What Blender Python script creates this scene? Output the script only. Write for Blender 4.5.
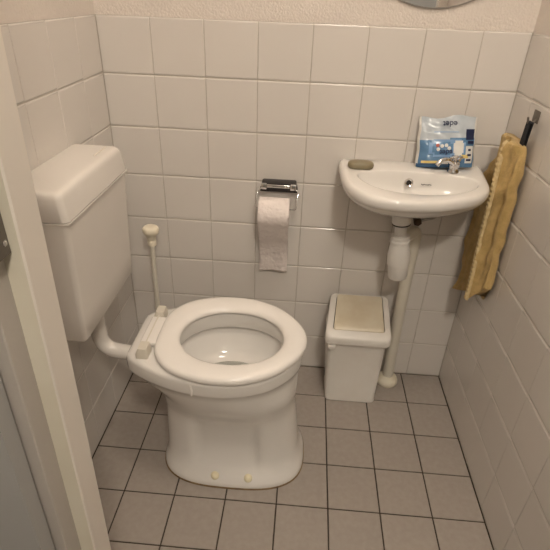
import bpy, bmesh, math, random
from mathutils import Vector, Matrix
import numpy as np

random.seed(7)
for o in list(bpy.data.objects):
    bpy.data.objects.remove(o)
scene = bpy.context.scene
COL = scene.collection
PI = math.pi

# ------------------------------------------------------------------ camera
cam_d = bpy.data.cameras.new('camera')
cam = bpy.data.objects.new('camera', cam_d)
COL.objects.link(cam)
cam_d.sensor_fit = 'HORIZONTAL'
cam_d.sensor_width = 36.0
cam_d.lens = 36.0 * 481.43 / 550.0
cam_d.clip_start = 0.02
RT = Vector((0.99674194, 0.07335108, 0.03354291))
DN = Vector((0.06622998, -0.50697202, -0.85941431))
FW = Vector((-0.04603365, 0.85883583, -0.51017832))
m = Matrix(((RT.x, -DN.x, -FW.x, 0.45), (RT.y, -DN.y, -FW.y, -1.4592),
            (RT.z, -DN.z, -FW.z, 1.2749), (0, 0, 0, 1)))
cam.matrix_world = m
scene.camera = cam

# ------------------------------------------------------------------ world, exposure
world = bpy.data.worlds.new('world')
scene.world = world
world.use_nodes = True
world.node_tree.nodes['Background'].inputs[0].default_value = (0.5, 0.55, 0.6, 1)
world.node_tree.nodes['Background'].inputs[1].default_value = 0.05
vs = scene.view_settings
vs.view_transform = 'Standard'
vs.look = 'None'
vs.exposure = 1.0
vs.gamma = 1.0
vs.use_curve_mapping = False
LAMP_POS = (0.62, -0.78, 2.66)
LAMP_COL = (1.0, 0.89, 0.75)
LAMP_STRENGTH = 20.0
HALL_COL = (1.0, 0.90, 0.765)
HALL_STRENGTH = 79.0
HALL_POS = (0.74, -2.02, 2.45)

# ------------------------------------------------------------------ materials
def mat(name, col, rough=0.5, metallic=0.0, col2=None, nscale=8.0, bump=0.0, bscale=40.0, coat=0.0,
        emit=None, estr=0.0, detail=3.0, trans=0.0, sheen=0.0, bdist=0.01, sss=0.0):
    mt = bpy.data.materials.new(name)
    mt.use_nodes = True
    nt = mt.node_tree
    b = nt.nodes['Principled BSDF']
    b.inputs['Roughness'].default_value = rough
    b.inputs['Metallic'].default_value = metallic
    b.inputs['Coat Weight'].default_value = coat
    b.inputs['Transmission Weight'].default_value = trans
    b.inputs['Sheen Weight'].default_value = sheen
    tc = nt.nodes.new('ShaderNodeTexCoord')
    if col2 is None:
        col2 = tuple(c * 0.96 for c in col)
    n = nt.nodes.new('ShaderNodeTexNoise')
    n.inputs['Scale'].default_value = nscale
    n.inputs['Detail'].default_value = detail
    nt.links.new(tc.outputs['Object'], n.inputs['Vector'])
    r = nt.nodes.new('ShaderNodeValToRGB')
    r.color_ramp.elements[0].position = 0.35
    r.color_ramp.elements[1].position = 0.68
    r.color_ramp.elements[0].color = (*col, 1)
    r.color_ramp.elements[1].color = (*col2, 1)
    nt.links.new(n.outputs['Fac'], r.inputs['Fac'])
    nt.links.new(r.outputs['Color'], b.inputs['Base Color'])
    if bump > 0:
        n2 = nt.nodes.new('ShaderNodeTexNoise')
        n2.inputs['Scale'].default_value = bscale
        n2.inputs['Detail'].default_value = 2.5
        nt.links.new(tc.outputs['Object'], n2.inputs['Vector'])
        bp = nt.nodes.new('ShaderNodeBump')
        bp.inputs['Strength'].default_value = bump
        bp.inputs['Distance'].default_value = bdist
        nt.links.new(n2.outputs['Fac'], bp.inputs['Height'])
        nt.links.new(bp.outputs['Normal'], b.inputs['Normal'])
    if emit:
        b.inputs['Emission Color'].default_value = (*emit, 1)
        b.inputs['Emission Strength'].default_value = estr
    return mt

M_TILE = mat('glazed_tile', (0.755, 0.715, 0.675), 0.10, col2=(0.73, 0.69, 0.65), nscale=3, bump=0.05, bscale=9, bdist=0.004)
M_GROUT = mat('wall_grout', (0.58, 0.53, 0.47), 0.9, col2=(0.52, 0.47, 0.41), nscale=30)
M_GROUT_LIT = mat('wall_grout_painted_lit', (0.86, 0.81, 0.76), 0.8, col2=(0.82, 0.77, 0.72), nscale=30)  # right wall only: light caught by the joint edges, painted into the grout colour
M_PLASTER = mat('textured_plaster', (0.80, 0.73, 0.67), 0.85, bump=0.6, bscale=170, bdist=0.006)
M_CEIL = mat('ceiling_paint', (0.82, 0.79, 0.75), 0.9, bump=0.2, bscale=120)
M_FTILE = mat('floor_tile_matt', (0.345, 0.302, 0.267), 0.42, col2=(0.375, 0.332, 0.295), nscale=60, bump=0.10, bscale=300, bdist=0.002)
M_FGROUT = mat('floor_grout', (0.05, 0.037, 0.027), 0.95, col2=(0.065, 0.05, 0.036), nscale=25)
M_CERAMIC = mat('sanitary_ceramic', (0.83, 0.80, 0.765), 0.10, col2=(0.81, 0.78, 0.745), nscale=4, coat=0.3)
M_BOWL = mat('bowl_ceramic', (0.83, 0.80, 0.765), 0.08, col2=(0.78, 0.74, 0.69), nscale=9, coat=0.3)
M_SEAT = mat('seat_plastic', (0.94, 0.90, 0.86), 0.22, nscale=4)
M_CIST = mat('cistern_plastic', (0.80, 0.76, 0.715), 0.09, nscale=3)
M_LID = mat('cistern_lid_plastic', (0.80, 0.76, 0.715), 0.22, nscale=3)
M_HINGE = mat('hinge_plastic', (0.72, 0.67, 0.58), 0.3)
M_CREAM = mat('aged_cream_plastic', (0.86, 0.80, 0.66), 0.3, col2=(0.80, 0.73, 0.58), nscale=20)
M_CREAMY = mat('yellowed_cap', (0.86, 0.78, 0.56), 0.35)
M_PIPE = mat('white_pvc_pipe', (0.76, 0.72, 0.63), 0.32, col2=(0.72, 0.67, 0.57), nscale=6)
M_TRAP = mat('white_trap_plastic', (0.82, 0.79, 0.75), 0.28)
M_BIN = mat('bin_plastic', (0.80, 0.77, 0.725), 0.34, col2=(0.77, 0.73, 0.68), nscale=12, bump=0.05, bscale=150)
M_FLAP = mat('yellowed_flap_plastic', (0.78, 0.71, 0.57), 0.36, col2=(0.69, 0.60, 0.45), nscale=13, bump=0.06, bscale=120)
M_DARK = mat('dark_gap', (0.03, 0.025, 0.02), 0.8)
M_SEAL = mat('aged_sealant', (0.28, 0.19, 0.09), 0.7, col2=(0.16, 0.10, 0.05), nscale=30)
M_CHROME = mat('chrome', (0.72, 0.72, 0.73), 0.08, metallic=1.0)
M_STEEL = mat('brushed_steel', (0.42, 0.39, 0.36), 0.35, metallic=1.0, bump=0.05, bscale=200)
M_HOOK = mat('grey_hook_metal', (0.20, 0.175, 0.15), 0.5, metallic=0.3)
M_BLACK = mat('black_metal', (0.035, 0.03, 0.03), 0.35)
M_PAPER = mat('toilet_tissue', (0.93, 0.85, 0.82), 0.9, col2=(0.89, 0.81, 0.78), nscale=40, bump=0.9, bscale=85, bdist=0.008)
M_CARD = mat('cardboard', (0.45, 0.36, 0.26), 0.9)
M_TOWEL = mat('ochre_terry', (0.66, 0.46, 0.185), 0.95, col2=(0.52, 0.35, 0.125), nscale=45, bump=0.9, bscale=320, bdist=0.006, sheen=0.2)
M_HEM = mat('pale_ochre_hem', (0.80, 0.64, 0.36), 0.95, col2=(0.68, 0.51, 0.25), nscale=70, bump=0.8, bscale=260, bdist=0.005)
M_STRAP = mat('black_webbing', (0.015, 0.016, 0.022), 0.8, bump=0.3, bscale=400)
M_SOAP = mat('olive_soap', (0.235, 0.195, 0.115), 0.45, col2=(0.27, 0.23, 0.145), nscale=30)
M_BRASS = mat('tarnished_brass', (0.10, 0.06, 0.035), 0.5, metallic=0.6, col2=(0.05, 0.03, 0.02), nscale=60)
M_MIRROR = mat('mirror_silver', (0.9, 0.9, 0.9), 0.01, metallic=1.0, col2=(0.9, 0.9, 0.9))
M_FRAMEP = mat('door_frame_paint', (0.80, 0.74, 0.67), 0.38, col2=(0.78, 0.72, 0.65), nscale=6)
M_STOPP = mat('stop_face_paint', (0.74, 0.695, 0.585), 0.5, col2=(0.71, 0.66, 0.54), nscale=10)
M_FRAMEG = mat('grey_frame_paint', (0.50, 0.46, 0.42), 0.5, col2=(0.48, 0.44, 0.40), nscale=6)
M_HALL = mat('hall_wall_paint', (0.40, 0.39, 0.375), 0.8, col2=(0.39, 0.38, 0.365), nscale=3, bump=0.1, bscale=150, bdist=0.002)
M_HFLOOR = mat('hall_floor', (0.30, 0.25, 0.2), 0.6)
M_WATER = mat('water', (0.9, 0.92, 0.9), 0.02, trans=1.0)
M_LAMPG = mat('lamp_glass', (0.9, 0.9, 0.9), 0.4, emit=LAMP_COL, estr=LAMP_STRENGTH)
M_HLAMPG = mat('hall_lamp_glass', (0.9, 0.9, 0.9), 0.4, emit=HALL_COL, estr=HALL_STRENGTH)
M_PACK = mat('pack_film_pale', (0.44, 0.50, 0.56), 0.22, col2=(0.58, 0.63, 0.68), nscale=18, bump=0.25, bscale=22)
M_PACKB = mat('pack_film_blue', (0.10, 0.215, 0.38), 0.2, col2=(0.14, 0.275, 0.46), nscale=18, bump=0.25, bscale=30)
M_PACKN = mat('pack_print_navy', (0.012, 0.02, 0.075), 0.35)
M_PACKN2 = mat('pack_print_deep_blue', (0.03, 0.10, 0.22), 0.3)
M_PACKW = mat('pack_print_white', (0.82, 0.82, 0.80), 0.3)
M_PACKY = mat('pack_print_yellow', (0.75, 0.56, 0.16), 0.35, col2=(0.8, 0.66, 0.3), nscale=60)
M_PACKR = mat('pack_print_red', (0.55, 0.14, 0.10), 0.35)
M_PACKL = mat('pack_lid_blue', (0.20, 0.36, 0.62), 0.2, col2=(0.26, 0.42, 0.66), nscale=25)
M_PACKE = mat('pack_clear_edge', (0.72, 0.70, 0.66), 0.2, bump=0.4, bscale=60)

# ------------------------------------------------------------------ helpers
def link(name, me, mats, parent=None):
    o = bpy.data.objects.new(name, me)
    COL.objects.link(o)
    for mm in (mats if isinstance(mats, (list, tuple)) else [mats]):
        me.materials.append(mm)
    if parent:
        o.parent = parent
        o.matrix_parent_inverse = Matrix.Translation(-Vector(parent.location))
    return o

def obj(name, bm, mats, parent=None, smooth=True, angle=40, recalc=True):
    """mesh given in world coordinates"""
    if recalc:
        bmesh.ops.recalc_face_normals(bm, faces=bm.faces[:])
    me = bpy.data.meshes.new(name)
    for f in bm.faces:
        f.smooth = smooth
    bm.to_mesh(me)
    bm.free()
    if smooth:
        me.set_sharp_from_angle(angle=math.radians(angle))
    return link(name, me, mats, parent)

def thing(name, label, cat, loc, group=None):
    o = bpy.data.objects.new(name, None)
    COL.objects.link(o)
    o.location = loc
    o.empty_display_size = 0.05
    o['label'] = label
    o['category'] = cat
    if group:
        o['group'] = group
    return o

def tag(o, label, cat):
    o['label'] = label
    o['category'] = cat
    return o

def structure(o):
    o['kind'] = 'structure'
    return o

def add_box(bm, lo, hi, bev=0.0, seg=2, mi=0, mtx=None):
    r = bmesh.ops.create_cube(bm, size=1.0)
    vs_ = r['verts']
    for v in vs_:
        v.co = Vector([(lo[i] + hi[i]) / 2 + v.co[i] * (hi[i] - lo[i]) for i in range(3)])
    fs = set(f for v in vs_ for f in v.link_faces)
    if bev > 0:
        es = list(set(e for v in vs_ for e in v.link_edges))
        rr = bmesh.ops.bevel(bm, geom=es, offset=bev, segments=seg, affect='EDGES', profile=0.5)
        fs = set(rr['faces']) | set(f for f in fs if f.is_valid)
        vs_ = list(set(v for f in fs for v in f.verts))
    for f in fs:
        if f.is_valid:
            f.material_index = mi
    if mtx:
        for v in vs_:
            v.co = mtx @ v.co
    return vs_

def loft(bm, rings, cap0=True, cap1=True, mi=0, closed=True):
    R = [[bm.verts.new(p) for p in ring] for ring in rings]
    n = len(R[0])
    for a, b in zip(R[:-1], R[1:]):
        for k in range(n if closed else n - 1):
            f = bm.faces.new((a[k], a[(k + 1) % n], b[(k + 1) % n], b[k]))
            f.material_index = mi
    if cap0:
        bm.faces.new(list(reversed(R[0]))).material_index = mi
    if cap1:
        bm.faces.new(R[-1]).material_index = mi
    return R

def add_tube(bm, pts, rad, seg=16, mi=0, cap=True):
    pts = [Vector(p) for p in pts]
    rr = rad if isinstance(rad, (list, tuple)) else [rad] * len(pts)
    rings = []
    T0 = (pts[1] - pts[0]).normalized()
    N = T0.orthogonal().normalized()
    for i, p in enumerate(pts):
        if i == 0:
            T = pts[1] - pts[0]
        elif i == len(pts) - 1:
            T = pts[-1] - pts[-2]
        else:
            T = (pts[i + 1] - pts[i]).normalized() + (pts[i] - pts[i - 1]).normalized()
        T.normalize()
        N = (N - T * N.dot(T)).normalized()
        B = T.cross(N)
        rings.append([p + (N * math.cos(2 * PI * k / seg) + B * math.sin(2 * PI * k / seg)) * rr[i] for k in range(seg)])
    loft(bm, rings, cap, cap, mi)

def add_lathe(bm, prof, origin, axis=(0, 0, 1), seg=32, mi=0, cap0=True, cap1=True):
    """prof: list of (radius, height)"""
    A = Vector(axis).normalized()
    N = A.orthogonal().normalized()
    B = A.cross(N)
    O = Vector(origin)
    rings = [[O + A * h + (N * math.cos(2 * PI * k / seg) + B * math.sin(2 * PI * k / seg)) * max(r, 1e-5)
              for k in range(seg)] for r, h in prof]
    loft(bm, rings, cap0, cap1, mi)

def catmull(pts, n=8, closed=False):
    P = [np.array(p, float) for p in pts]
    out = []
    N = len(P)
    rng = range(N) if closed else range(N - 1)
    for i in rng:
        if closed:
            p0, p1, p2, p3 = P[i - 1], P[i], P[(i + 1) % N], P[(i + 2) % N]
        else:
            p1, p2 = P[i], P[i + 1]
            p0 = P[i - 1] if i > 0 else 2 * p1 - p2
            p3 = P[i + 2] if i + 2 < N else 2 * p2 - p1
        for k in range(n):
            t = k / n
            out.append(0.5 * (2 * p1 + (p2 - p0) * t + (2 * p0 - 5 * p1 + 4 * p2 - p3) * t * t + (3 * p1 - p0 - 3 * p2 + p3) * t ** 3))
    if not closed:
        out.append(P[-1])
    return [tuple(float(c) for c in q) for q in out]

def fillet(pts, r, n=6):
    """polyline with rounded corners"""
    P = [Vector(p) for p in pts]
    out = [P[0]]
    for i in range(1, len(P) - 1):
        a = (P[i - 1] - P[i]); b = (P[i + 1] - P[i])
        d = min(r, a.length * 0.49, b.length * 0.49)
        A = P[i] + a.normalized() * d; Bp = P[i] + b.normalized() * d
        for k in range(n + 1):
            t = k / n
            out.append(A * (1 - t) ** 2 + P[i] * 2 * t * (1 - t) + Bp * t * t)
    out.append(P[-1])
    return out

def rrect(x0, x1, y0, y1, r, n=6):
    out = []
    for cx, cy, a0 in ((x1 - r, y1 - r, 0), (x0 + r, y1 - r, PI / 2), (x0 + r, y0 + r, PI), (x1 - r, y0 + r, 1.5 * PI)):
        for k in range(n + 1):
            a = a0 + PI / 2 * k / n
            out.append((cx + r * math.cos(a), cy + r * math.sin(a)))
    return out

# ------------------------------------------------------------------ tiled surfaces
XL, XR, YF, ZT, CEIL = -0.1496, 1.0254, -1.0, 1.2, 2.7

def add_tiles(V, F, MI, O, U, W, N, us, ws, gap, h, mi, soft=(.0014, .0040), wob=0.0003):
    """every tile: a soft-edged slab standing h proud of the grout"""
    gu, gw = gap
    su, sw_ = soft
    O, U, W, N = Vector(O), Vector(U), Vector(W), Vector(N)
    flip = U.cross(W).dot(N) < 0
    for a in range(len(us) - 1):
        for b in range(len(ws) - 1):
            u0, u1, w0, w1 = us[a] + gu / 2, us[a + 1] - gu / 2, ws[b] + gw / 2, ws[b + 1] - gw / 2
            if u1 - u0 < 0.004 or w1 - w0 < 0.004:
                continue
            tl = [random.uniform(-wob, wob) for _ in range(4)]
            base = len(V)
            for k_, hh in ((0, 0), (0.0, h * 0.25), (.3, h * 0.62), (.65, h * 0.90), (1, h), (1.35, h)):
                iu, iw = su * k_, sw_ * k_
                for q, (uu, ww) in enumerate(((u0 + iu, w0 + iw), (u1 - iu, w0 + iw), (u1 - iu, w1 - iw), (u0 + iu, w1 - iw))):
                    V.append(O + U * uu + W * ww + N * (hh + (tl[q] if hh > 0 else 0)))
            for r in range(5):
                for q in range(4):
                    f = (base + 4 * r + q, base + 4 * r + (q + 1) % 4, base + 4 * r + 4 + (q + 1) % 4, base + 4 * r + 4 + q)
                    F.append(f[::-1] if flip else f); MI.append(mi)
            f = tuple(base + 20 + q for q in range(4))
            F.append(f[::-1] if flip else f); MI.append(mi)

def surface_obj(name, V, F, MI, mats, slabs):
    me = bpy.data.meshes.new(name)
    V = [tuple(v) for v in V]
    for lo, hi, mi in slabs:
        b = len(V)
        for z in (lo[2], hi[2]):
            V += [(lo[0], lo[1], z), (hi[0], lo[1], z), (hi[0], hi[1], z), (lo[0], hi[1], z)]
        for f in ((3, 2, 1, 0), (4, 5, 6, 7), (0, 1, 5, 4), (1, 2, 6, 5), (2, 3, 7, 6), (3, 0, 4, 7)):
            F.append(tuple(b + i for i in f)); MI.append(mi)
    me.from_pydata(V, [], F)
    me.update()
    me.polygons.foreach_set('material_index', MI)
    nt = len(F) - 6 * len(slabs)
    for i, p in enumerate(me.polygons):
        p.use_smooth = i < nt
    me.set_sharp_from_angle(angle=math.radians(50))
    return structure(link(name, me, mats))

rows = [k * 0.15 for k in range(9)]
H = 0.0024      # tile thickness over the grout bed
# wall_back: tile faces sit at y = 0
V, F, MI = [], [], []
us = [XL] + [k * 0.15 for k in range(0, 7)] + [XR]
add_tiles(V, F, MI, (0, H, 0), (1, 0, 0), (0, 0, 1), (0, -1, 0), us, rows, (.0016, .0026), H, 0)
surface_obj('wall_back', V, F, MI, [M_TILE, M_GROUT, M_PLASTER],
            [((XL - .08, H, -.02), (XR + .08, .08, ZT), 1), ((XL - .08, H - .001, ZT - .0005), (XR + .08, .08, CEIL), 2)])
# wall_left
V, F, MI = [], [], []
vs_l = [YF] + [-0.135 - 0.15 * k for k in range(5, -1, -1)] + [0.0]
add_tiles(V, F, MI, (XL - H, 0, 0), (0, 1, 0), (0, 0, 1), (1, 0, 0), vs_l, rows, (.0016, .0026), H, 0)
surface_obj('wall_left', V, F, MI, [M_TILE, M_GROUT, M_PLASTER],
            [((XL - .08, YF, -.02), (XL - H, H, ZT), 1), ((XL - .08, YF, ZT - .0005), (XL - H + .001, H, CEIL), 2)])
# wall_right
V, F, MI = [], [], []
vs_r = [YF] + [-0.11 - 0.15 * k for k in range(5, -1, -1)] + [0.0]
add_tiles(V, F, MI, (XR + H, 0, 0), (0, 1, 0), (0, 0, 1), (-1, 0, 0), vs_r, rows, (.0010, .0030), H, 0, soft=(.0010, .0050))
surface_obj('wall_right', V, F, MI, [M_TILE, M_GROUT_LIT, M_PLASTER],
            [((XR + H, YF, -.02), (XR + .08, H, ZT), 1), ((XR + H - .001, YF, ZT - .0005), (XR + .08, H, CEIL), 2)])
# floor: tile faces at z = 0
V, F, MI = [], [], []
fs = 0.1486
fx = [XL] + [1.0276 - fs * k for k in range(7, 0, -1)] + [XR]
fy = [YF] + [-0.0066 - fs * k for k in range(6, 0, -1)] + [0.0]
add_tiles(V, F, MI, (0, 0, -.003), (1, 0, 0), (0, 1, 0), (0, 0, 1), fx, fy, (.0034, .0034), .003, 0, soft=(.0015, .0015), wob=.0001)
surface_obj('floor', V, F, MI, [M_FTILE, M_FGROUT], [((XL - .08, YF - .08, -.06), (XR + .08, .08, -.0022), 1)])

bm = bmesh.new(); add_box(bm, (XL - .08, YF - .08, CEIL), (XR + .08, .08, CEIL + .06))
structure(obj('ceiling', bm, M_CEIL, smooth=False))

# front wall with the doorway, behind and beside the camera's line of sight
JX, JY = 0.156, YF           # stop reveal, room-side edge of the frame
OX1 = 0.985                  # far side of the opening
bm = bmesh.new()
add_box(bm, (XL - .08, YF - .08, -.02), (JX - .075, YF, CEIL))
add_box(bm, (OX1 + .034, YF - .08, -.02), (XR + .08, YF, CEIL))
add_box(bm, (JX - .075, YF - .08, 2.12), (OX1 + .034, YF, CEIL))
structure(obj('wall_front', bm, M_PLASTER, smooth=False))

# door frame (door_1): rebated jambs, leaning a touch like the photo's
def lean(bm, k=0.020, z0=0.42):
    for v in bm.verts:
        v.co.x += k * (v.co.z - z0)
frame = bpy.data.objects.new('door_1', None); COL.objects.link(frame); frame.location = (JX, YF, 0)
structure(frame)
yA, yC = YF - 0.043, YF - 0.0745
bm = bmesh.new()
prof = [(JX - .085, YF + .006), (JX - .004, YF + .006), (JX, YF + .002), (JX, yA + .002), (JX - .002, yA), (JX - .0225, yA),
        (JX - .0225, yC + .0015), (JX - .024, yC), (JX - .085, yC)]
rings = [[(x, y, z) for x, y in prof] for z in np.linspace(0, 2.06, 8)]
loft(bm, rings)
for f in bm.faces:
    c = f.calc_center_median()
    if abs(c.y - yA) < 1e-3 and c.x < JX - .003 and c.x > JX - .0224:
        f.material_index = 1
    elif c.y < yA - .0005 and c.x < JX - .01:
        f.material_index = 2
lean(bm)
obj('jamb', bm, [M_FRAMEP, M_STOPP, M_FRAMEG], frame, smooth=False)
bm = bmesh.new()
prof = [(OX1 + .036, YF + .006), (OX1, YF + .006), (OX1, yA), (OX1 + .0225, yA), (OX1 + .0225, yC), (OX1 + .036, yC)]
loft(bm, [[(x, y, z) for x, y in prof] for z in (0, 2.06)])
obj('jamb', bm, M_FRAMEP, frame, smooth=False)
bm = bmesh.new(); add_box(bm, (JX - .06, yC, 2.05), (OX1 + .036, YF + .006, 2.125), .003)
obj('head_rail', bm, M_FRAMEP, frame, smooth=False)
# strike plate let into the rebate reveal
zs = 1.036
sx = JX - .0225 + .020 * (zs - .42)
bm = bmesh.new(); add_box(bm, (sx - .002, yA - .030, zs - .002), (sx + .0115, yA - .0008, zs + .19), .0012, 2)
sp = obj('strike_plate', bm, M_HOOK, frame, angle=30)
sp['label'] = 'grey metal strike plate with dark latch hole'
bm = bmesh.new(); add_box(bm, (sx + .0105, yA - .028, zs + .025), (sx + .0119, yA - .010, zs + .10), .0005, 1)
obj('latch_hole', bm, M_DARK, sp)
bm = bmesh.new(); add_lathe(bm, [(.0034, 0), (.0034, .0006), (.002, .0014), (0, .0016)], (sx + .0112, yA - .0075, zs + .012), (1, 0, 0), 16)
obj('screw', bm, M_CHROME, sp)

# hall outside the door
bm = bmesh.new()
add_box(bm, (-1.3, yC - .03, -.02), (JX - .0365, YF - .0795, 2.5))
add_box(bm, (OX1 + .0362, yC - .03, -.02), (2.2, YF - .0795, 2.5))
add_box(bm, (JX - .0365, yC - .03, 2.15), (OX1 + .0362, YF - .0795, 2.5))
for v in bm.verts:
    if v.co.x < JX and v.co.x > 0:
        v.co.x += .020 * (v.co.z - .42)
structure(obj('wall_hall_near', bm, M_HALL, smooth=False))
bm = bmesh.new(); add_box(bm, (-1.3, -2.6, -.02), (2.2, -2.52, 2.5)); structure(obj('wall_hall_far', bm, M_HALL, smooth=False))
bm = bmesh.new(); add_box(bm, (-1.38, -2.6, -.02), (-1.3, YF - .08, 2.5)); structure(obj('wall_hall_left', bm, M_HALL, smooth=False))
bm = bmesh.new(); add_box(bm, (2.2, -2.6, -.02), (2.28, YF - .08, 2.5)); structure(obj('wall_hall_right', bm, M_HALL, smooth=False))
bm = bmesh.new(); add_box(bm, (-1.3, -2.52, -.06), (2.2, YF - .0801, -.001)); structure(obj('floor_hall', bm, M_HFLOOR, smooth=False))
bm = bmesh.new(); add_box(bm, (-1.3, -2.52, 2.45), (2.2, YF - .0801, 2.5)); structure(obj('ceiling_hall', bm, M_CEIL, smooth=False))

# ------------------------------------------------------------------ lamps (above the frame)
def ceiling_lamp(name, label, pos, r, gm, ceil):
    t = thing(name, label, 'lamp', (pos[0], pos[1], ceil))
    bm = bmesh.new(); add_lathe(bm, [(r * 1.02, ceil), (r * 1.02, ceil - .015), (r * .9, ceil - .02)], (pos[0], pos[1], 0), seg=40)
    obj('lamp_base', bm, M_CIST, t)
    bm = bmesh.new()
    add_lathe(bm, [(r * .9, ceil - .02)] + [(r * .95 * math.cos(a), ceil - .022 - .05 * math.sin(a)) for a in np.linspace(0, PI / 2 * .97, 8)],
              (pos[0], pos[1], 0), seg=40)
    obj('lamp_shade', bm, gm, t)
ceiling_lamp('ceiling_lamp', 'round flush ceiling lamp with warm glowing shade above the toilet room', LAMP_POS, .15, M_LAMPG, CEIL)
ceiling_lamp('ceiling_lamp', 'round flush ceiling lamp in the hall outside the door', HALL_POS, .13, M_HLAMPG, 2.45)

# ------------------------------------------------------------------ toilet
TX, TY = 0.275, -0.415
NT = 96
ANG = [2 * PI * k / NT for k in range(NT)]
def polar(outline):
    """closed outline -> radius per angle about (TX, TY)"""
    P = np.array(outline) - np.array([TX, TY])
    a = np.arctan2(P[:, 1], P[:, 0]); r = np.hypot(P[:, 0], P[:, 1])
    i = np.argsort(a); a, r = a[i], r[i]
    a = np.r_[a - 2 * PI, a, a + 2 * PI]; r = np.r_[r, r, r]
    th = np.array(ANG); th = np.where(th > PI, th - 2 * PI, th)
    return np.interp(th, a, r)
def half(ptl):
    """half outline (x, half width) -> closed outline"""
    q = [(x, TY + w) for x, w in ptl] + [(x, TY - w) for x, w in reversed(ptl[1:-1])]
    return catmull(q, 14, closed=True)
def superell(x0, x1, hw, n, cy=TY):
    cx, a = (x0 + x1) / 2, (x1 - x0) / 2
    out = []
    for k in range(360):
        t = 2 * PI * k / 360
        c, s = math.cos(t), math.sin(t)
        out.append((cx + a * math.copysign(abs(c) ** (2 / n), c), cy + hw * math.copysign(abs(s) ** (2 / n), s)))
    return out
def ring(rad, z):
    return [(TX + float(r) * math.cos(a), TY + float(r) * math.sin(a), z) for r, a in zip(rad, ANG)]

rim = polar(half([(.012, 0), (.012, .06), (.014, .092), (.030, .108), (.08, .136), (.15, .163), (.23, .178), (.31, .175), (.39, .147),
                  (.445, .098), (.472, .05), (.480, 0)]))
base0 = polar(superell(.072, .506, .150, 2.9))
ped = lambda x0, x1, hw, n=2.9: polar(superell(x0, x1, hw, n))
mix = lambda a, b, t: a * (1 - t) + b * t
under = ped(.082, .472, .153, 2.5)
outer = [(base0, 0.0), (base0, .012), (base0 - .003, .02), (ped(.080, .498, .136), .034), (ped(.083, .490, .123), .052), (ped(.084, .485, .116), .085),
         (ped(.086, .480, .113), .14), (ped(.088, .473, .112), .20), (ped(.088, .470, .114, 2.8), .228), (ped(.086, .468, .121, 2.7), .248), (ped(.084, .468, .133, 2.6), .272), (ped(.083, .470, .144, 2.5), .292), (under, .314), (mix(under, rim - .008, .35), .335), (mix(under, rim - .008, .75), .362), (rim - .009, .383), (rim - .005, .387),
         (rim - .001, .391), (rim, .397), (rim, .424), (rim - .002, .431), (rim - .007, .4355), (rim - .016, .437)]
hole = polar(superell(.132, .432, .124, 2.15))
inner = [(hole + .008, .437), (hole + .002, .435), (hole, .430), (hole, .390), (hole + .003, .384), (hole + .012, .381), (hole + .013, .374), (hole + .006, .358),
         (hole * .94, .335), (hole * .84, .315), (hole * .72, .302), (hole * .55, .294), (hole * .3, .291), (hole * .05, .290)]
toilet = thing('toilet', 'white ceramic toilet with its seat down and the lid off, bolted to the grey floor', 'toilet', (TX, TY, 0))
bm = bmesh.new()
R = loft(bm, [ring(r, z) for r, z in outer] + [ring(r, z) for r, z in inner])
def sstep(a, b, x):
    t = min(1, max(0, (x - a) / (b - a)))
    return t * t * (3 - 2 * t)
for v in bm.verts:                      # shallow waisted flanks of the foot
    if .03 < v.co.z < .32:
        kx = sstep(.165, .20, v.co.x) * (1 - sstep(.352, .385, v.co.x))
        kz = sstep(.045, .08, v.co.z) * (1 - sstep(.15, .27, v.co.z))
        v.co.y += math.copysign(min(abs(v.co.y - TY), .019 * kx * kz), TY - v.co.y)
obj('bowl', bm, M_CERAMIC, toilet, angle=60)
# pool on the flat shelf of the pan
bm = bmesh.new()
loft(bm, [ring(hole * .60, .2962), ring(hole * .58, .2970)])
obj('water', bm, M_WATER, toilet)
# inlet spigot at the back of the bowl
bm = bmesh.new()
add_tube(bm, [(.105, TY, .358), (.020, TY, .362), (.0115, TY, .362)], [.029, .028, .0265], 24)
obj('inlet', bm, M_CERAMIC, toilet)
bm = bmesh.new()
loft(bm, [ring(base0 + .0025, 0.0001), ring(base0 + .0022, .004), ring(base0 - .002, .006)], cap1=False)
obj('sealant', bm, M_SEAL, toilet)['label'] = 'brown stained sealant line around the foot'
for bx in (.247, .345):
    bm = bmesh.new()
    add_lathe(bm, [(.0130, -.004), (.0130, .005), (.0115, .010), (.007, .0135), (0, .0145)], (bx, -.5455, .0285), (0, -.55, .83), 20)
    obj('bolt_cap', bm, M_CREAMY, toilet)['label'] = 'yellowed round bolt cap on the foot'
# dried drip on the rim band
bm = bmesh.new()
add_tube(bm, [(.204, TY - .1735, .424), (.206, TY - .1755, .406), (.205, TY - .172, .389)], [.0035, .0045, .003], 8)
obj('sealant_drip', bm, M_SEAT, toilet)
# seat
so = polar(half([(.082, 0), (.083, .05), (.094, .098), (.135, .148), (.20, .177), (.27, .186), (.34, .176), (.41, .140), (.462, .082), (.484, .035), (.489, 0)]))
si = polar(superell(.141, .424, .1185, 2.1))
sw = so - si
def sr(t, z):
    return ring(si + sw * t, z - .006)
prof = [(0.0, .4525), (.0, .4500), (.06, .4475), (.5, .4470), (.93, .4470), (.985, .4480), (1.0, .4530), (.992, .4580), (.96, .4625), (.88, .4658), (.72, .4678),
        (.5, .4684), (.3, .4672), (.14, .4640), (.04, .4590), (.0, .4540)]
bm = bmesh.new()
R = [[bm.verts.new(p) for p in sr(t, z - .0035 if i in (0,) else z)] for i, (t, z) in enumerate(prof)]
for i in range(len(R)):
    a, b = R[i], R[(i + 1) % len(R)]
    for k in range(NT):
        bm.faces.new((a[k], a[(k + 1) % NT], b[(k + 1) % NT], b[k]))
add_box(bm, (.043, TY - .060, .4415), (.130, TY + .060, .4555), .004, 3)
seat = obj('seat', bm, M_SEAT, toilet, angle=50)
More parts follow.
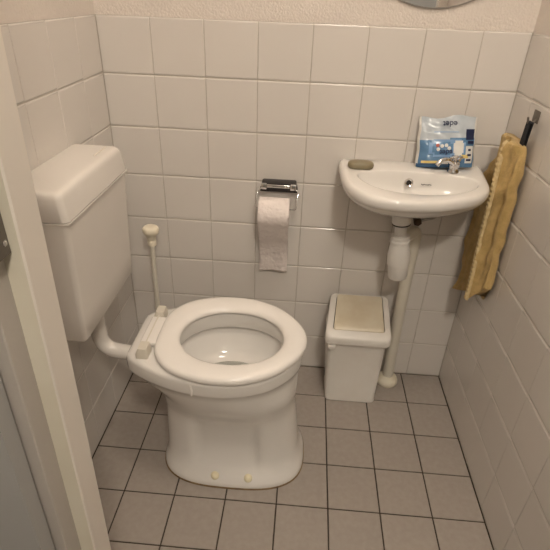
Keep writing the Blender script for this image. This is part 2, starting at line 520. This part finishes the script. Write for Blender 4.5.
for s, yc in ((-1, -.500), (1, -.333)):
    bm = bmesh.new()
    x0, x1 = .045, .077
    base = rrect(x0, x1, yc - .021, yc + .021, .004, 3)
    top = [(x0 + .006 + (x - x0) * .72, yc + (y - yc) * .80) for x, y in base]
    loft(bm, [[(x, y, .4372) for x, y in base], [(x, y, .450) for x, y in base], [(x, y, .466) for x, y in top]])
    obj('hinge', bm, M_HINGE, toilet, angle=25)
bm = bmesh.new()
add_tube(bm, [(.060, -.482, .4505), (.060, -.350, .4505)], .0055, 12)
obj('hinge_rod', bm, M_HINGE, toilet)

# ------------------------------------------------------------------ cistern
cist = thing('cistern', 'white plastic cistern hung on the left tiled wall above the toilet', 'cistern', (XL, -.42, .54))
bm = bmesh.new()
def crings(prof):
    out = []
    for z, xf, y0, y1, r in prof:
        out.append([(x, y, z) for x, y in rrect(XL + .0005, xf, y0, y1, r, 8)])
    return out
loft(bm, crings([(.522, -.058, -.567, -.248, .010), (.525, -.049, -.574, -.239, .011), (.532, -.045, -.578, -.234, .011), (.60, -.0415, -.581, -.235, .011), (.72, -.0335, -.588, -.239, .012),
                 (.843, -.0245, -.596, -.2425, .013), (.8455, -.0195, -.6005, -.239, .014), (.849, -.0190, -.601, -.2385, .014)]))
obj('tank', bm, M_CIST, cist, angle=50)
bm = bmesh.new()
loft(bm, crings([(.8500, -.0225, -.598, -.241, .013), (.852, -.0205, -.600, -.240, .014), (.898, -.0270, -.5965, -.2460, .014), (.9055, -.0290, -.5945, -.2475, .014),
                 (.9100, -.0325, -.591, -.2500, .014), (.9124, -.0375, -.586, -.2530, .014), (.9132, -.0435, -.580, -.2560, .013), (.9134, -.055, -.569, -.262, .012)]))
obj('cistern_lid', bm, M_LID, cist, angle=50)
bm = bmesh.new(); add_box(bm, (-.0610, -.345, .9125), (-.0590, -.268, .9146), 0)
obj('lid_groove', bm, M_HINGE, cist)['label'] = 'thin dark groove on top of the lid'
bm = bmesh.new()
add_tube(bm, fillet([(-.094, TY, .525), (-.094, TY, .372), (.0105, TY, .362)], .055, 10), .0215, 24)
add_tube(bm, [(-.094, TY, .5228), (-.094, TY, .505)], .031, 24)
obj('flush_pipe', bm, M_CIST, cist)

# ------------------------------------------------------------------ toilet brush
brush = thing('toilet_brush', 'cream toilet brush with round knob on a long handle, standing behind the toilet', 'brush', (-.035, -.10, 0))
bm = bmesh.new(); add_tube(bm, [(-.033, -.10, .08), (-.029, -.10, .3), (-.0245, -.10, .577)], [.0085, .0082, .0078], 16)
obj('handle', bm, M_PIPE, brush)
bm = bmesh.new()
add_lathe(bm, [(.0085, -.010), (.0138, -.008), (.0142, .006), (.0125, .009), (.0142, .013), (.0142, .020), (.0175, .027), (.0245, .036), (.0262, .043), (.0255, .050), (.0215, .0555), (.012, .0590), (0, .0600)], (-.0245, -.10, .559), seg=28)
obj('knob', bm, M_CREAM, brush)
bm = bmesh.new()
add_lathe(bm, [(.036, 0), (.038, .003), (.036, .10), (.033, .10), (.033, .006), (0, .006)], (-.035, -.10, .0003), seg=28)
obj('holder', bm, M_PIPE, brush)
bm = bmesh.new()
add_lathe(bm, [(.010, .008), (.026, .012), (.027, .075), (.012, .085)], (-.035, -.10, 0), seg=28)
obj('bristles', bm, M_PACKW, brush)

# ------------------------------------------------------------------ hand basin
basin = thing('hand_basin', 'small white ceramic hand basin on the back wall in the right corner', 'basin', (.765, 0, .84))
BX, BY = .765, -.15
bo = catmull([(.9765, -.0015), (.970, -.08), (.961, -.155), (.951, -.192), (.928, -.224), (.880, -.259), (.80, -.294), (.72, -.306), (.655, -.297), (.604, -.267), (.570, -.212), (.5565, -.145), (.5535, -.06), (.555, -.010), (.560, -.0015)], 8)
bo = bo + [(.560 + (.9765 - .560) * k / 12, -.0015) for k in range(1, 12)]
bi = catmull([(.602, -.135), (.612, -.175), (.645, -.217), (.70, -.244), (.765, -.251), (.83, -.240), (.885, -.213), (.922, -.175), (.928, -.140), (.90, -.112), (.83, -.100), (.76, -.096), (.69, -.098), (.625, -.110)], 8, closed=True)
def resamp(outline, c=(BX, BY), n=96):
    P = np.array(outline) - np.array(c)
    a = np.arctan2(P[:, 1], P[:, 0]); r = np.hypot(P[:, 0], P[:, 1])
    i = np.argsort(a); a, r = a[i], r[i]
    a = np.r_[a - 2 * PI, a, a + 2 * PI]; r = np.r_[r, r, r]
    th = np.arange(n) * 2 * PI / n - PI
    rr = np.interp(th, a, r)
    return np.stack([c[0] + rr * np.cos(th), c[1] + rr * np.sin(th)], 1)
cI = (.765, -.185)
BO = resamp(bo)
BIo = resamp(bi, cI)
def b_ring(P, z, s=1.0, c=(BX, -.06), inset=0.0):
    c = np.array(c)
    out = []
    for p in P:
        q = c + (p - c) * s
        d = q - c
        L = np.linalg.norm(d) + 1e-9
        q = q - d / L * inset
        q[1] = min(q[1], -.0015)
        zz = z(q) if callable(z) else z
        out.append((float(q[0]), float(q[1]), float(zz)))
    return out
ZB = .840
top_z = lambda dz: (lambda q: ZB + dz - .012 * min(1, max(0, (-q[1] - .07) / .22)))
bm = bmesh.new()
rings = [b_ring(BO, .747, .30, (BX - .005, -.12)), b_ring(BO, .748, .50, (BX - .003, -.09)), b_ring(BO, .754, .68, (BX, -.06)), b_ring(BO, .766, .82), b_ring(BO, .780, .91), b_ring(BO, .791, .955),
         b_ring(BO, .798, .974), b_ring(BO, top_z(-.029), .988), b_ring(BO, top_z(-.021), .998), b_ring(BO, top_z(-.012), 1.0), b_ring(BO, top_z(-.006), 1.0, inset=.002),
         b_ring(BO, top_z(-.001), 1.0, inset=.006), b_ring(BO, top_z(0), 1.0, inset=.012)]
rin = [b_ring(BIo, top_z(0), 1.05, cI), b_ring(BIo, top_z(-.001), 1.02, cI), b_ring(BIo, top_z(-.004), 1.0, cI), b_ring(BIo, .819, .975, cI), b_ring(BIo, .798, .92, cI), b_ring(BIo, .780, .83, cI),
       b_ring(BIo, .768, .66, cI), b_ring(BIo, .762, .42, cI), b_ring(BIo, .759, .18, cI), b_ring(BIo, .758, .05, cI)]
# align the rim rings angularly: both sets run in the same angular order
loft(bm, rings + rin)
obj('bowl', bm, M_CERAMIC, basin, angle=60)
# overflow
bm = bmesh.new()
add_lathe(bm, [(.0125, 0), (.0125, .003), (.0105, .0045), (.0075, .003), (.0072, .001)], (.752, -.1075, .809), (0, -.93, .36), 24, cap1=False)
ov = obj('overflow_ring', bm, M_CHROME, basin)
bm = bmesh.new(); add_lathe(bm, [(.0075, 0), (.0075, .0022)], (.752, -.1075, .809), (0, -.93, .36), 20)
obj('overflow_hole', bm, M_DARK, ov)
bm = bmesh.new(); add_lathe(bm, [(.022, 0), (.022, .003), (.018, .0045), (.012, .003), (0, .003)], (.765, -.186, .7585), seg=28)
obj('drain', bm, M_CHROME, basin)

# faint maker's script on the back slope of the bowl
bm = bmesh.new()
for x0, x1, dz in ((0, .005, .002), (.006, .009, -.001), (.010, .013, .001), (.0145, .018, 0), (.019, .0235, -.001), (.025, .029, .001)):
    add_tube(bm, [(.788 + x0, -.1065, .8055 + dz), (.788 + x1, -.1060, .8065 - dz)], .0011, 6)
obj('printed_mark', bm, M_BLACK, basin)

# soap
bm = bmesh.new()
sr_ = lambda s, z: [(.6115 + x * s, -.087 + y * s, z) for x, y in rrect(-.0375, .0375, -.0215, .0215, .020, 8)]
loft(bm, [sr_(.90, ZB + .0002), sr_(.98, ZB + .004), sr_(1, ZB + .009), sr_(.96, ZB + .0145), sr_(.85, ZB + .0175), sr_(.6, ZB + .0190)])
tag(obj('soap_bar', bm, M_SOAP), 'worn olive green soap bar lying on the left end of the hand basin', 'soap')

# tap
tap = thing('tap', 'small chrome tap on the right of the hand basin in front of the wipes pack', 'tap', (.876, -.082, ZB))
bm = bmesh.new()
add_lathe(bm, [(.0165, 0), (.0165, .004), (.0140, .007), (.0130, .016), (.0150, .019), (.0150, .028), (.011, .032)], (.876, -.082, ZB), seg=28)
obj('body', bm, M_CHROME, tap)
bm = bmesh.new()
add_tube(bm, catmull([(.874, -.086, ZB + .020), (.860, -.096, ZB + .034), (.845, -.104, ZB + .041), (.828, -.111, ZB + .038), (.819, -.115, ZB + .027)], 6), .0068, 16)
obj('spout', bm, M_CHROME, tap)
bm = bmesh.new()
add_lathe(bm, [(.006, .030), (.006, .036), (.012, .038), (.0125, .044), (.008, .048), (0, .049)], (.876, -.082, ZB), seg=20)
for a in (0.3, 0.3 + PI / 2):
    dx, dy = .021 * math.cos(a), .021 * math.sin(a)
    add_tube(bm, [(.876 - dx, -.082 - dy, ZB + .041), (.876 + dx, -.082 + dy, ZB + .041)], .0042, 12)
obj('cross_handle', bm, M_CHROME, tap)

# ------------------------------------------------------------------ pack of moist wipes, standing upside down against the wall
PK = thing('wipes_pack', 'blue and white plastic pack of moist wipes leaning on the tiles behind the tap', 'wipes pack', (.855, -.045, ZB))
PW, PH = .166, .140
pkM = Matrix.Translation((.857, -.050, ZB + .0035)) @ Matrix.Rotation(math.radians(3.0), 4, 'Y').inverted() @ Matrix.Rotation(math.radians(-14), 4, 'X')
# local: x across, z up, -y to the room
def pk_depth(u, w):
    """bulge of the front face at u in -1..1, w in 0..1"""
    e = max(0, 1 - abs(u) ** 3.0) ** .6
    prof = np.interp(w, [0, .06, .2, .45, .7, .9, 1.0], [.016, .021, .021, .018, .013, .006, .0012])
    return .0015 + prof * e
bm = bmesh.new()
NU, NW = 28, 22
fr = [[None] * (NU + 1) for _ in range(NW + 1)]
bk = [[None] * (NU + 1) for _ in range(NW + 1)]
for j in range(NW + 1):
    for i in range(NU + 1):
        u = -1 + 2 * i / NU; w = j / NW
        ruff = .0012 * math.sin(9 * u + 5 * w) + .001 * math.sin(23 * w + 3 * u)
        xw = PW / 2 * (1 + .015 * math.sin(14 * w)) * (1.0 - .03 * w)
        zt = PH * w + (.004 * math.sin(5 * u) + .003 * u if w > .85 else 0) * (w - .85) / .15
        d = pk_depth(u, w)
        fr[j][i] = bm.verts.new(pkM @ Vector((u * xw, -d - ruff, zt)))
        bk[j][i] = bm.verts.new(pkM @ Vector((u * xw, d * .45, zt)))
def pmi(u, w):
    if abs(u) > .93: return 2
    if w > .56 + .03 * math.sin(3 * u): return 0
    return 1
for j in range(NW):
    for i in range(NU):
        f = bm.faces.new((fr[j][i], fr[j][i + 1], fr[j + 1][i + 1], fr[j + 1][i]))
        f.material_index = pmi(-1 + 2 * (i + .5) / NU, (j + .5) / NW)
        f = bm.faces.new((bk[j][i + 1], bk[j][i], bk[j + 1][i], bk[j + 1][i + 1])); f.material_index = 0
for i in range(NU):
    bm.faces.new((fr[0][i + 1], fr[0][i], bk[0][i], bk[0][i + 1])).material_index = 1
    bm.faces.new((fr[NW][i], fr[NW][i + 1], bk[NW][i + 1], bk[NW][i])).material_index = 0
for j in range(NW):
    bm.faces.new((fr[j][0], fr[j + 1][0], bk[j + 1][0], bk[j][0])).material_index = 2
    bm.faces.new((fr[j + 1][NU], fr[j][NU], bk[j][NU], bk[j + 1][NU])).material_index = 2
obj('pouch', bm, [M_PACK, M_PACKB, M_PACKE], PK, angle=60)

def on_pack(x, z, lift=.0012):
    """point on the front film; x in metres from the middle, z up"""
    u = max(-1, min(1, x / (PW / 2))); w = max(0, min(1, z / PH))
    ruff = .0012 * math.sin(9 * u + 5 * w) + .001 * math.sin(23 * w + 3 * u)
    return pkM @ Vector((x, -pk_depth(u, w) - ruff - lift, z))
def pack_patch(name, x0, x1, z0, z1, mtl, lift=.0012, r=.002, nx=8, parent=None):
    bm = bmesh.new()
    g = [[bm.verts.new(on_pack(x0 + (x1 - x0) * i / nx, z0 + (z1 - z0) * j / 6, lift)) for i in range(nx + 1)] for j in range(7)]
    for j in range(6):
        for i in range(nx):
            if r > .003 and (i in (0, nx - 1)) and (j in (0, 5)):
                continue
            bm.faces.new((g[j][i], g[j][i + 1], g[j + 1][i + 1], g[j + 1][i]))
    ext = bmesh.ops.extrude_face_region(bm, geom=bm.faces[:])
    nrm = (pkM.to_3x3() @ Vector((0, 1, 0))) * .0006
    for e in ext['geom']:
        if isinstance(e, bmesh.types.BMVert):
            e.co += nrm
    return obj(name, bm, mtl, parent or PK, angle=50)
lidp = pack_patch('flap_lid', -.052, .050, .030, .078, M_PACKL, .0022, .004)
pack_patch('flap_panel', -.042, .014, .036, .072, M_PACKB, .0032, .004, parent=lidp)
pack_patch('flap_panel', .017, .045, .034, .075, M_PACKW, .0032, .004, parent=lidp)
pack_patch('printed_block', .050, .074, .077, .106, M_PACKN, .0016, nx=4)
pack_patch('printed_block', .056, .074, .066, .074, M_PACKN, .0016, nx=4)
pack_patch('printed_block', .052, .073, .012, .060, M_PACKW, .0016, nx=4)
pack_patch('printed_block', .040, .060, .026, .036, M_PACKY, .0020, nx=4)
pack_patch('printed_strip', -.070, -.020, .012, .019, M_PACKY, .0018)
pack_patch('printed_strip', -.082, .030, .001, .011, M_PACKN2, .0016)
pack_patch('printed_strip', -.018, .004, .010, .024, M_PACKW, .0020, nx=4)
pack_patch('printed_strip', -.040, .030, .0975, .0995, M_PACKL, .0014)
for k in range(3):
    pack_patch('printed_pictogram', .055 + .002 * k, .069 - .001 * k, .018 + .014 * k, .024 + .014 * k, M_PACKN, .0024, nx=3)
def pack_text(s, cx, cz, size, mtl, name, flip=True, lift=.0016):
    cu = bpy.data.curves.new(name, 'FONT')
    cu.body = s; cu.size = size; cu.align_x = 'CENTER'; cu.align_y = 'CENTER'; cu.extrude = .0002; cu.offset = .0003
    to = bpy.data.objects.new(name, cu); COL.objects.link(to)
    dg = bpy.context.evaluated_depsgraph_get()
    me = bpy.data.meshes.new_from_object(to.evaluated_get(dg))
    bpy.data.objects.remove(to)
    for v in me.vertices:
        x, y, z = v.co
        if flip: x, y = -x, -y
        p = on_pack(cx + x, cz + y, lift)
        v.co = p + (pkM.to_3x3() @ Vector((0, -1, 0))) * z
    me.materials.clear()
    return link(name, me, mtl, PK)
pack_text('edet', .004, .121, .0225, M_PACKN, 'printed_lettering', lift=.0022)
pack_text('edet', -.004, .043, .020, M_PACKN, 'printed_lettering', lift=.0042)
for k, (px_, pz_, mm) in enumerate(((-.028, .062, M_PACKR), (-.016, .060, M_PACKW), (-.004, .062, M_PACKW), (-.026, .051, M_PACKW), (.004, .054, M_PACKW))):
    bm = bmesh.new(); add_lathe(bm, [(.0052, 0), (.005, .0006), (.003, .0012), (0, .0014)], on_pack(px_, pz_, .0036), pkM.to_3x3() @ Vector((0, -1, 0)), 14)
    obj('printed_dot', bm, mm, PK)

# ------------------------------------------------------------------ plumbing under the basin
drain = thing('drain_pipe', 'white waste pipe with bottle trap running from the hand basin down to the floor', 'pipe', (.816, -.05, 0))
bm = bmesh.new()
add_tube(bm, fillet([(.817, -.050, .004), (.814, -.050, .30), (.815, -.052, .640), (.775, -.105, .640), (.763, -.12, .640)], .04, 8), [.0205] * 9 + [.0180] * 20 if False else .0195, 24)
obj('pipe', bm, M_PIPE, drain)
bm = bmesh.new()
add_lathe(bm, [(.038, 0), (.040, .004), (.0395, .012), (.036, .022), (.029, .029), (.0225, .032), (.0195, .034)], (.817, -.050, .0003), seg=36)
obj('floor_collar', bm, M_CREAM, drain)
tA = Vector((.7645, -.13, .507)); tB = Vector((.7435, -.13, .727)); tax = (tB - tA).normalized()
bm = bmesh.new()
add_lathe(bm, [(.022, 0), (.0275, .002), (.0295, .006), (.0310, .048), (.0345, .051), (.0345, .082), (.0325, .092), (.0285, .118), (.0265, .122), (.0300, .124), (.0300, .132), (.0255, .135),
               (.0255, .138), (.0285, .140), (.0285, .147), (.0175, .150)], tA, tax, seg=32)
obj('bottle_trap', bm, M_TRAP, drain)
bm = bmesh.new(); add_lathe(bm, [(.0180, .14), (.0180, .20)], tA, tax, seg=28)
obj('tailpipe', bm, M_TRAP, drain)
bm = bmesh.new(); add_lathe(bm, [(.0265, .186), (.0275, .189), (.0285, .2395)], tA, tax, seg=32)
obj('nut', bm, M_TRAP, drain)
bm = bmesh.new(); add_lathe(bm, [(.0270, .1835), (.0276, .1855), (.0270, .1875)], tA, tax, seg=32)
obj('gasket', bm, M_DARK, drain)

valve = thing('angle_valve', 'tarnished brass pipe fitting under the hand basin beside the drain', 'valve', (.81, 0, .67))
bm = bmesh.new()
add_tube(bm, [(.812, 0, .668), (.812, -.05, .668)], .0085, 14)
add_lathe(bm, [(.012, 0), (.013, .003), (.013, .018), (.010, .021)], (.812, -.045, .668), (0, -1, 0), 6)
obj('body', bm, M_BRASS, valve, angle=30)
bm = bmesh.new()
add_tube(bm, catmull([(.815, -.055, .668), (.835, -.058, .678), (.862, -.060, .690), (.872, -.062, .73), (.874, -.065, .76)], 5), .0045, 10)
obj('supply_tube', bm, M_STEEL, valve)

# ------------------------------------------------------------------ toilet roll holder and roll
hold = thing('toilet_roll_holder', 'chrome toilet roll holder with dark cover plate on the back wall', 'toilet roll holder', (.37, 0, .74))
bm = bmesh.new()
bp_ = [(.315, .722), (.4335, .722), (.4335, .735), (.428, .757), (.424, .760), (.325, .760), (.321, .757), (.315, .735)]
loft(bm, [[(x, y, z) for x, z in bp_] for y in (-.0003, -.010, -.012)])
obj('back_plate', bm, M_BLACK, hold, angle=30)
bm = bmesh.new()
cp = [(-.012, .762), (-.020, .7615), (-.028, .7595), (-.033, .7570), (-.032, .7555), (-.027, .7575), (-.012, .758)]
loft(bm, [[(x, y, z) for y, z in cp] for x in (.322, .428)])
obj('cover_flap', bm, M_BLACK, hold, angle=30)
bm = bmesh.new(); add_box(bm, (.326, -.039, .7440), (.424, -.034, .7545), .0022, 3)
obj('hinge_bar', bm, M_CHROME, hold)
for x in (.3285, .4195):
    bm = bmesh.new(); add_box(bm, (x - .0095, -.043, .7390), (x + .0095, -.012, .7570), .003, 2)
    obj('hinge_knuckle', bm, M_CHROME, hold)
bm = bmesh.new()
add_tube(bm, fillet([(.318, -.030, .738), (.309, -.032, .735), (.305, -.060, .688), (.309, -.060, .684), (.428, -.060, .684), (.433, -.060, .688), (.436, -.032, .735), (.427, -.030, .738)], .008, 5), .0022, 10)
obj('wire_arm', bm, M_CHROME, hold)

roll = thing('toilet_roll', 'toilet paper roll on the chrome holder with one long sheet hanging down', 'toilet roll', (.365, -.060, .67))
RC = (-.060, .672); RR = .0465; RX0, RX1 = .3165, .4125
bm = bmesh.new()
a_ = np.linspace(0, 2 * PI, 49)[:-1]
rg = lambda x, r: [(x, RC[0] + r * math.cos(t), RC[1] + r * math.sin(t)) for t in a_]
loft(bm, [rg(RX0, .0185), rg(RX0, RR - .003), rg(RX0 + .0015, RR), rg(RX0 + .03, RR + .0006), rg(RX1 - .03, RR + .0004), rg(RX1 - .0015, RR), rg(RX1, RR - .003), rg(RX1, .0185), rg(RX0, .0185)], False, False)
obj('paper', bm, M_PAPER, roll)
bm = bmesh.new()
loft(bm, [rg(RX0 + .001, .0185), rg(RX1 - .001, .0185), rg(RX1 - .001, .0172), rg(RX0 + .001, .0172), rg(RX0 + .001, .0185)], False, False)
obj('core', bm, M_CARD, roll)
bm = bmesh.new()
path = [(RC[0] + RR * math.cos(t), RC[1] + RR * math.sin(t)) for t in np.linspace(1.35, 3.75, 16)]
path += [(-.0905, .6345), (-.076, .612), (-.054, .578), (-.034, .548), (-.022, .520), (-.0155, .49), (-.0125, .46), (-.0105, .431)]
path = [(y - .0012, z) for y, z in path]
path = catmull(path, 4)
G = []
for i, (y, z) in enumerate(path):
    row = []
    for k in range(13):
        x = RX0 + .0005 + (RX1 - RX0 - .001) * k / 12
        w = .0022 * math.sin(k * .55 + i * .06) * min(1, max(0, (.60 - z) * 8))
        row.append(bm.verts.new((x, min(y + w, -.002), z)))
    G.append(row)
for a, b in zip(G[:-1], G[1:]):
    for k in range(12):
        bm.faces.new((a[k], a[k + 1], b[k + 1], b[k]))
sh = obj('hanging_sheet', bm, M_PAPER, roll)
sm = sh.modifiers.new('thickness', 'SOLIDIFY'); sm.thickness = .0007; sm.offset = 0

# ------------------------------------------------------------------ bin
LT = lambda x, y: x + .020 * max(0, (y + .196) / .18) * (.772 - x) / .22      # the lid narrows to the back
bin_ = thing('waste_bin', 'white plastic swing-lid bin with yellowed flap on the floor beside the drain pipe', 'bin', (.66, -.105, 0))
bm = bmesh.new()
br = lambda x0, x1, y0, y1, z, r=.016: [(x, y, z) for x, y in rrect(x0, x1, y0, y1, r, 6)]
loft(bm, [br(.583, .752, -.171, -.048, .0003, .014), br(.579, .756, -.175, -.044, .003, .016), br(.578, .757, -.1755, -.043, .008), br(.579, .7555, -.1745, -.044, .013), br(.5645, .7615, -.180, -.030, .262), br(.5645, .7615, -.180, -.030, .282)])
obj('body', bm, M_BIN, bin_, angle=45)
def lz(y, dz=0, x=None):
    t = (y + .196) / .180
    return .300 + .062 * t + .010 * math.sin(PI * min(1, max(0, t))) + dz
def lring(x0, x1, y0, y1, dz, r=.018, flat=None):
    return [(LT(x, y), y, (flat if flat is not None else lz(y, dz))) for x, y in rrect(x0, x1, y0, y1, r, 6)]
bm = bmesh.new()
lb = lambda y, z0: z0 + .055 * (y + .196) / .180
def skirt(x0, x1, y0, y1, z0, r=.018):
    return [(LT(x, y), y, lb(y, z0)) for x, y in rrect(x0, x1, y0, y1, r, 6)]
loft(bm, [skirt(.558, .768, -.190, -.021, .275), skirt(.553, .7725, -.196, -.017, .275), skirt(.553, .7725, -.196, -.017, .284),
          lring(.5535, .772, -.196, -.017, -.006), lring(.556, .770, -.193, -.019, -.001), lring(.560, .766, -.189, -.022, 0)], cap1=False)
# frame top: ring between the outer edge and the flap opening
def band(bm, A, Bv):
    a = [bm.verts.new(p) for p in A]; b = [bm.verts.new(p) for p in Bv]
    n = len(a)
    for k in range(n):
        bm.faces.new((a[k], a[(k + 1) % n], b[(k + 1) % n], b[k]))
FX0, FX1, FY0, FY1 = .578, .7495, -.168, -.022
band(bm, lring(.560, .766, -.189, -.022, 0), lring(FX0 - .0012, FX1 + .0012, FY0 - .0012, FY1 + .0005, 0, .010))
band(bm, lring(FX0 - .0012, FX1 + .0012, FY0 - .0012, FY1 + .0005, 0, .010), lring(FX0 - .0012, FX1 + .0012, FY0 - .0012, FY1 + .0005, -.012, .010))
bmesh.ops.remove_doubles(bm, verts=bm.verts[:], dist=.00005)
lid = obj('lid_frame', bm, M_BIN, bin_, angle=35)
bm = bmesh.new()
def fring(ins, dz):
    return [(LT(x, y), y, lz(y, dz)) for x, y in rrect(FX0 + ins, FX1 - ins, FY0 + ins, FY1 - ins, .009, 6)]
loft(bm, [fring(.0008, -.010), fring(.0008, -.0015), fring(.002, .0004), fring(.012, .0012), fring(.04, .0022)], cap0=False)
obj('flap', bm, M_FLAP, bin_, angle=40)['label'] = 'yellowed swing flap in the lid'
bm = bmesh.new()
loft(bm, [[(LT(x, y), y, lz(y, -.011)) for x, y in rrect(FX0 - .001, FX1 + .001, FY0 - .001, FY1, .010, 6)], [(LT(x, y), y, lz(y, -.010)) for x, y in rrect(FX0 - .001, FX1 + .001, FY0 - .001, FY1, .010, 6)]])
obj('gap', bm, M_DARK, bin_)
bm = bmesh.new(); add_box(bm, (.567, -.199, .252), (.592, -.178, .270), .004, 2)
obj('grip_tab', bm, M_BIN, bin_)

# ------------------------------------------------------------------ towel and hook
hook = thing('towel_hook', 'small grey metal hook stuck on the right tiled wall above the towel', 'hook', (XR, -.165, 1.03))
bm = bmesh.new()
add_box(bm, (XR - .003, -.184, 1.006), (XR - .0002, -.150, 1.036), .0014, 2)
obj('back_plate', bm, M_HOOK, hook, angle=30)
bm = bmesh.new()
add_tube(bm, fillet([(XR - .002, -.172, 1.014), (XR - .006, -.174, 1.008), (XR - .024, -.182, 1.006), (XR - .028, -.184, 1.022)], .008, 5), .0028, 12)
obj('hook_arm', bm, M_HOOK, hook)

towel = thing('towel', 'ochre yellow terry towel hanging by a black loop on the right wall', 'towel', (1.0, -.15, .43))
bm = bmesh.new()
for dx in (-.0035, .0035):
    vsx = add_box(bm, (1.006 + dx - .001, -.196, .950), (1.006 + dx + .001, -.172, 1.012), .0006, 1)
add_box(bm, (1.0015, -.196, 1.0085), (1.0105, -.172, 1.012), .0012, 1)
for v in bm.verts:
    v.co.x -= .05 * max(0, 1.0 - v.co.z)
obj('loop', bm, M_STRAP, towel, angle=30)
# cross-sections (y, x) from top to bottom; 1 to 6 = outer layer from the back corner to the near edge, then back along the wall
secs = [
    (.958, .952, [(-0.076, 0.999), (-0.096, 0.991), (-0.13, 0.993), (-0.156, 0.979), (-0.178, 0.985), (-0.197, 0.997), (-0.194, 1.01), (-0.15, 1.014), (-0.09, 1.012)]),
    (.945, .946, [(-0.066, 0.996), (-0.094, 0.985), (-0.128, 0.998), (-0.156, 0.972), (-0.182, 0.98), (-0.203, 0.997), (-0.2, 1.012), (-0.15, 1.016), (-0.08, 1.012)]),
    (.895, .905, [(-0.07, 0.99), (-0.104, 0.997), (-0.138, 1.004), (-0.16, 0.968), (-0.188, 0.988), (-0.211, 0.99), (-0.208, 1.014), (-0.15, 1.019), (-0.09, 1.016)]),
    (.820, .845, [(-0.026, 0.984), (-0.085, 1.002), (-0.138, 1.007), (-0.164, 0.969), (-0.19, 0.988), (-0.217, 0.991), (-0.213, 1.015), (-0.15, 1.02), (-0.05, 1.016)]),
    (.750, .785, [(-0.004, 0.985), (-0.07, 1.002), (-0.138, 1.007), (-0.166, 0.97), (-0.192, 0.988), (-0.22, 0.992), (-0.217, 1.016), (-0.14, 1.02), (-0.02, 1.014)]),
    (.660, .710, [(-0.016, 0.989), (-0.076, 1.002), (-0.14, 1.006), (-0.17, 0.97), (-0.196, 0.989), (-0.223, 0.992), (-0.22, 1.016), (-0.14, 1.02), (-0.03, 1.014)]),
    (.580, .640, [(-0.022, 0.985), (-0.084, 1.0), (-0.148, 1.004), (-0.178, 0.97), (-0.202, 0.99), (-0.227, 0.993), (-0.224, 1.016), (-0.14, 1.02), (-0.04, 1.012)]),
    (.500, .580, [(-0.03, 0.99), (-0.088, 0.998), (-0.154, 1.002), (-0.184, 0.971), (-0.208, 0.992), (-0.232, 0.994), (-0.229, 1.017), (-0.14, 1.02), (-0.04, 1.008)]),
    (.425, .550, [(-0.034, 0.978), (-0.092, 0.99), (-0.156, 0.996), (-0.188, 0.97), (-0.212, 0.993), (-0.236, 0.995), (-0.233, 1.017), (-0.14, 1.019), (-0.04, 1.0)]),
]
NS = 9
secs_s = []
flat = [np.r_[[z0, z1], np.array(p).ravel()] for z0, z1, p in secs]
for q in catmull([tuple(f) for f in flat], 10):
    secs_s.append((q[0], q[1], [(q[2 + 2 * k], q[3 + 2 * k]) for k in range(NS)]))
bm = bmesh.new()
rings = []
for z0, z1, p in secs_s:
    cs = catmull(p, 8, closed=True)
    rg_ = []
    for y, x in cs:
        t = min(1, max(0, (-y - .03) / .205))
        tt = t ** 1.3
        z = z0 * (1 - tt) + z1 * tt
        z -= .034 * math.exp(-((y + .188) / .026) ** 2) * min(1, max(0, (.66 - z1) / .11))
        wob = .0018 * math.sin(60 * z + 40 * y) + .0028 * math.sin(2 * PI * y / .027 + 5 * z) * (1 if x < 1.006 else 0) + .0015 * math.sin(95 * z + 90 * y)
        rg_.append((min(x + wob, XR - .003), y, z))
    rings.append(rg_)
loft(bm, rings)
obj('cloth', bm, M_TOWEL, towel, angle=180)
# pale woven border running down the front fold
bm = bmesh.new()
pts = []
for z0, z1, p in secs_s:
    y, x = p[3]
    t = min(1, max(0, (-y - .03) / .205)) ** 1.3
    z = z0 * (1 - t) + z1 * t
    z -= .034 * math.exp(-((y + .188) / .026) ** 2) * min(1, max(0, (.66 - z1) / .11))
    pts.append((x, y, z))
dense = catmull(pts, 6)
L = []
for i, (x, y, z) in enumerate(dense):
    rib = .0011 * math.cos(2 * PI * z / .0135)
    L.append([bm.verts.new((x + .002 - (.0066 + rib) * w1, y + dy, z)) for dy, w1 in ((-.008, -.2), (-.0055, .8), (.001, 1.1), (.0075, .8), (.010, -.2))])
for a, b in zip(L[:-1], L[1:]):
    for k in range(4):
        bm.faces.new((a[k], a[k + 1], b[k + 1], b[k]))
hm = obj('border', bm, M_HEM, towel)
sm = hm.modifiers.new('thickness', 'SOLIDIFY'); sm.thickness = .003; sm.offset = 0
hm['label'] = 'paler woven border along the front fold'

# ------------------------------------------------------------------ mirror
mir = thing('mirror', 'round mirror with thin rim on the plaster above the tiles', 'mirror', (.754, 0, 1.489))
MR = .245
bm = bmesh.new()
add_lathe(bm, [(MR, .0), (MR, .006), (MR - .001, .0075), (MR - .004, .0075), (MR - .004, .005)], (.754, .004, 1.244 + MR), (0, -1, 0), 72, cap1=False)
obj('rim', bm, M_STEEL, mir)
bm = bmesh.new()
add_lathe(bm, [(MR - .004, .0), (MR - .004, .0058)], (.754, .004, 1.244 + MR), (0, -1, 0), 72)
obj('glass', bm, M_MIRROR, mir)
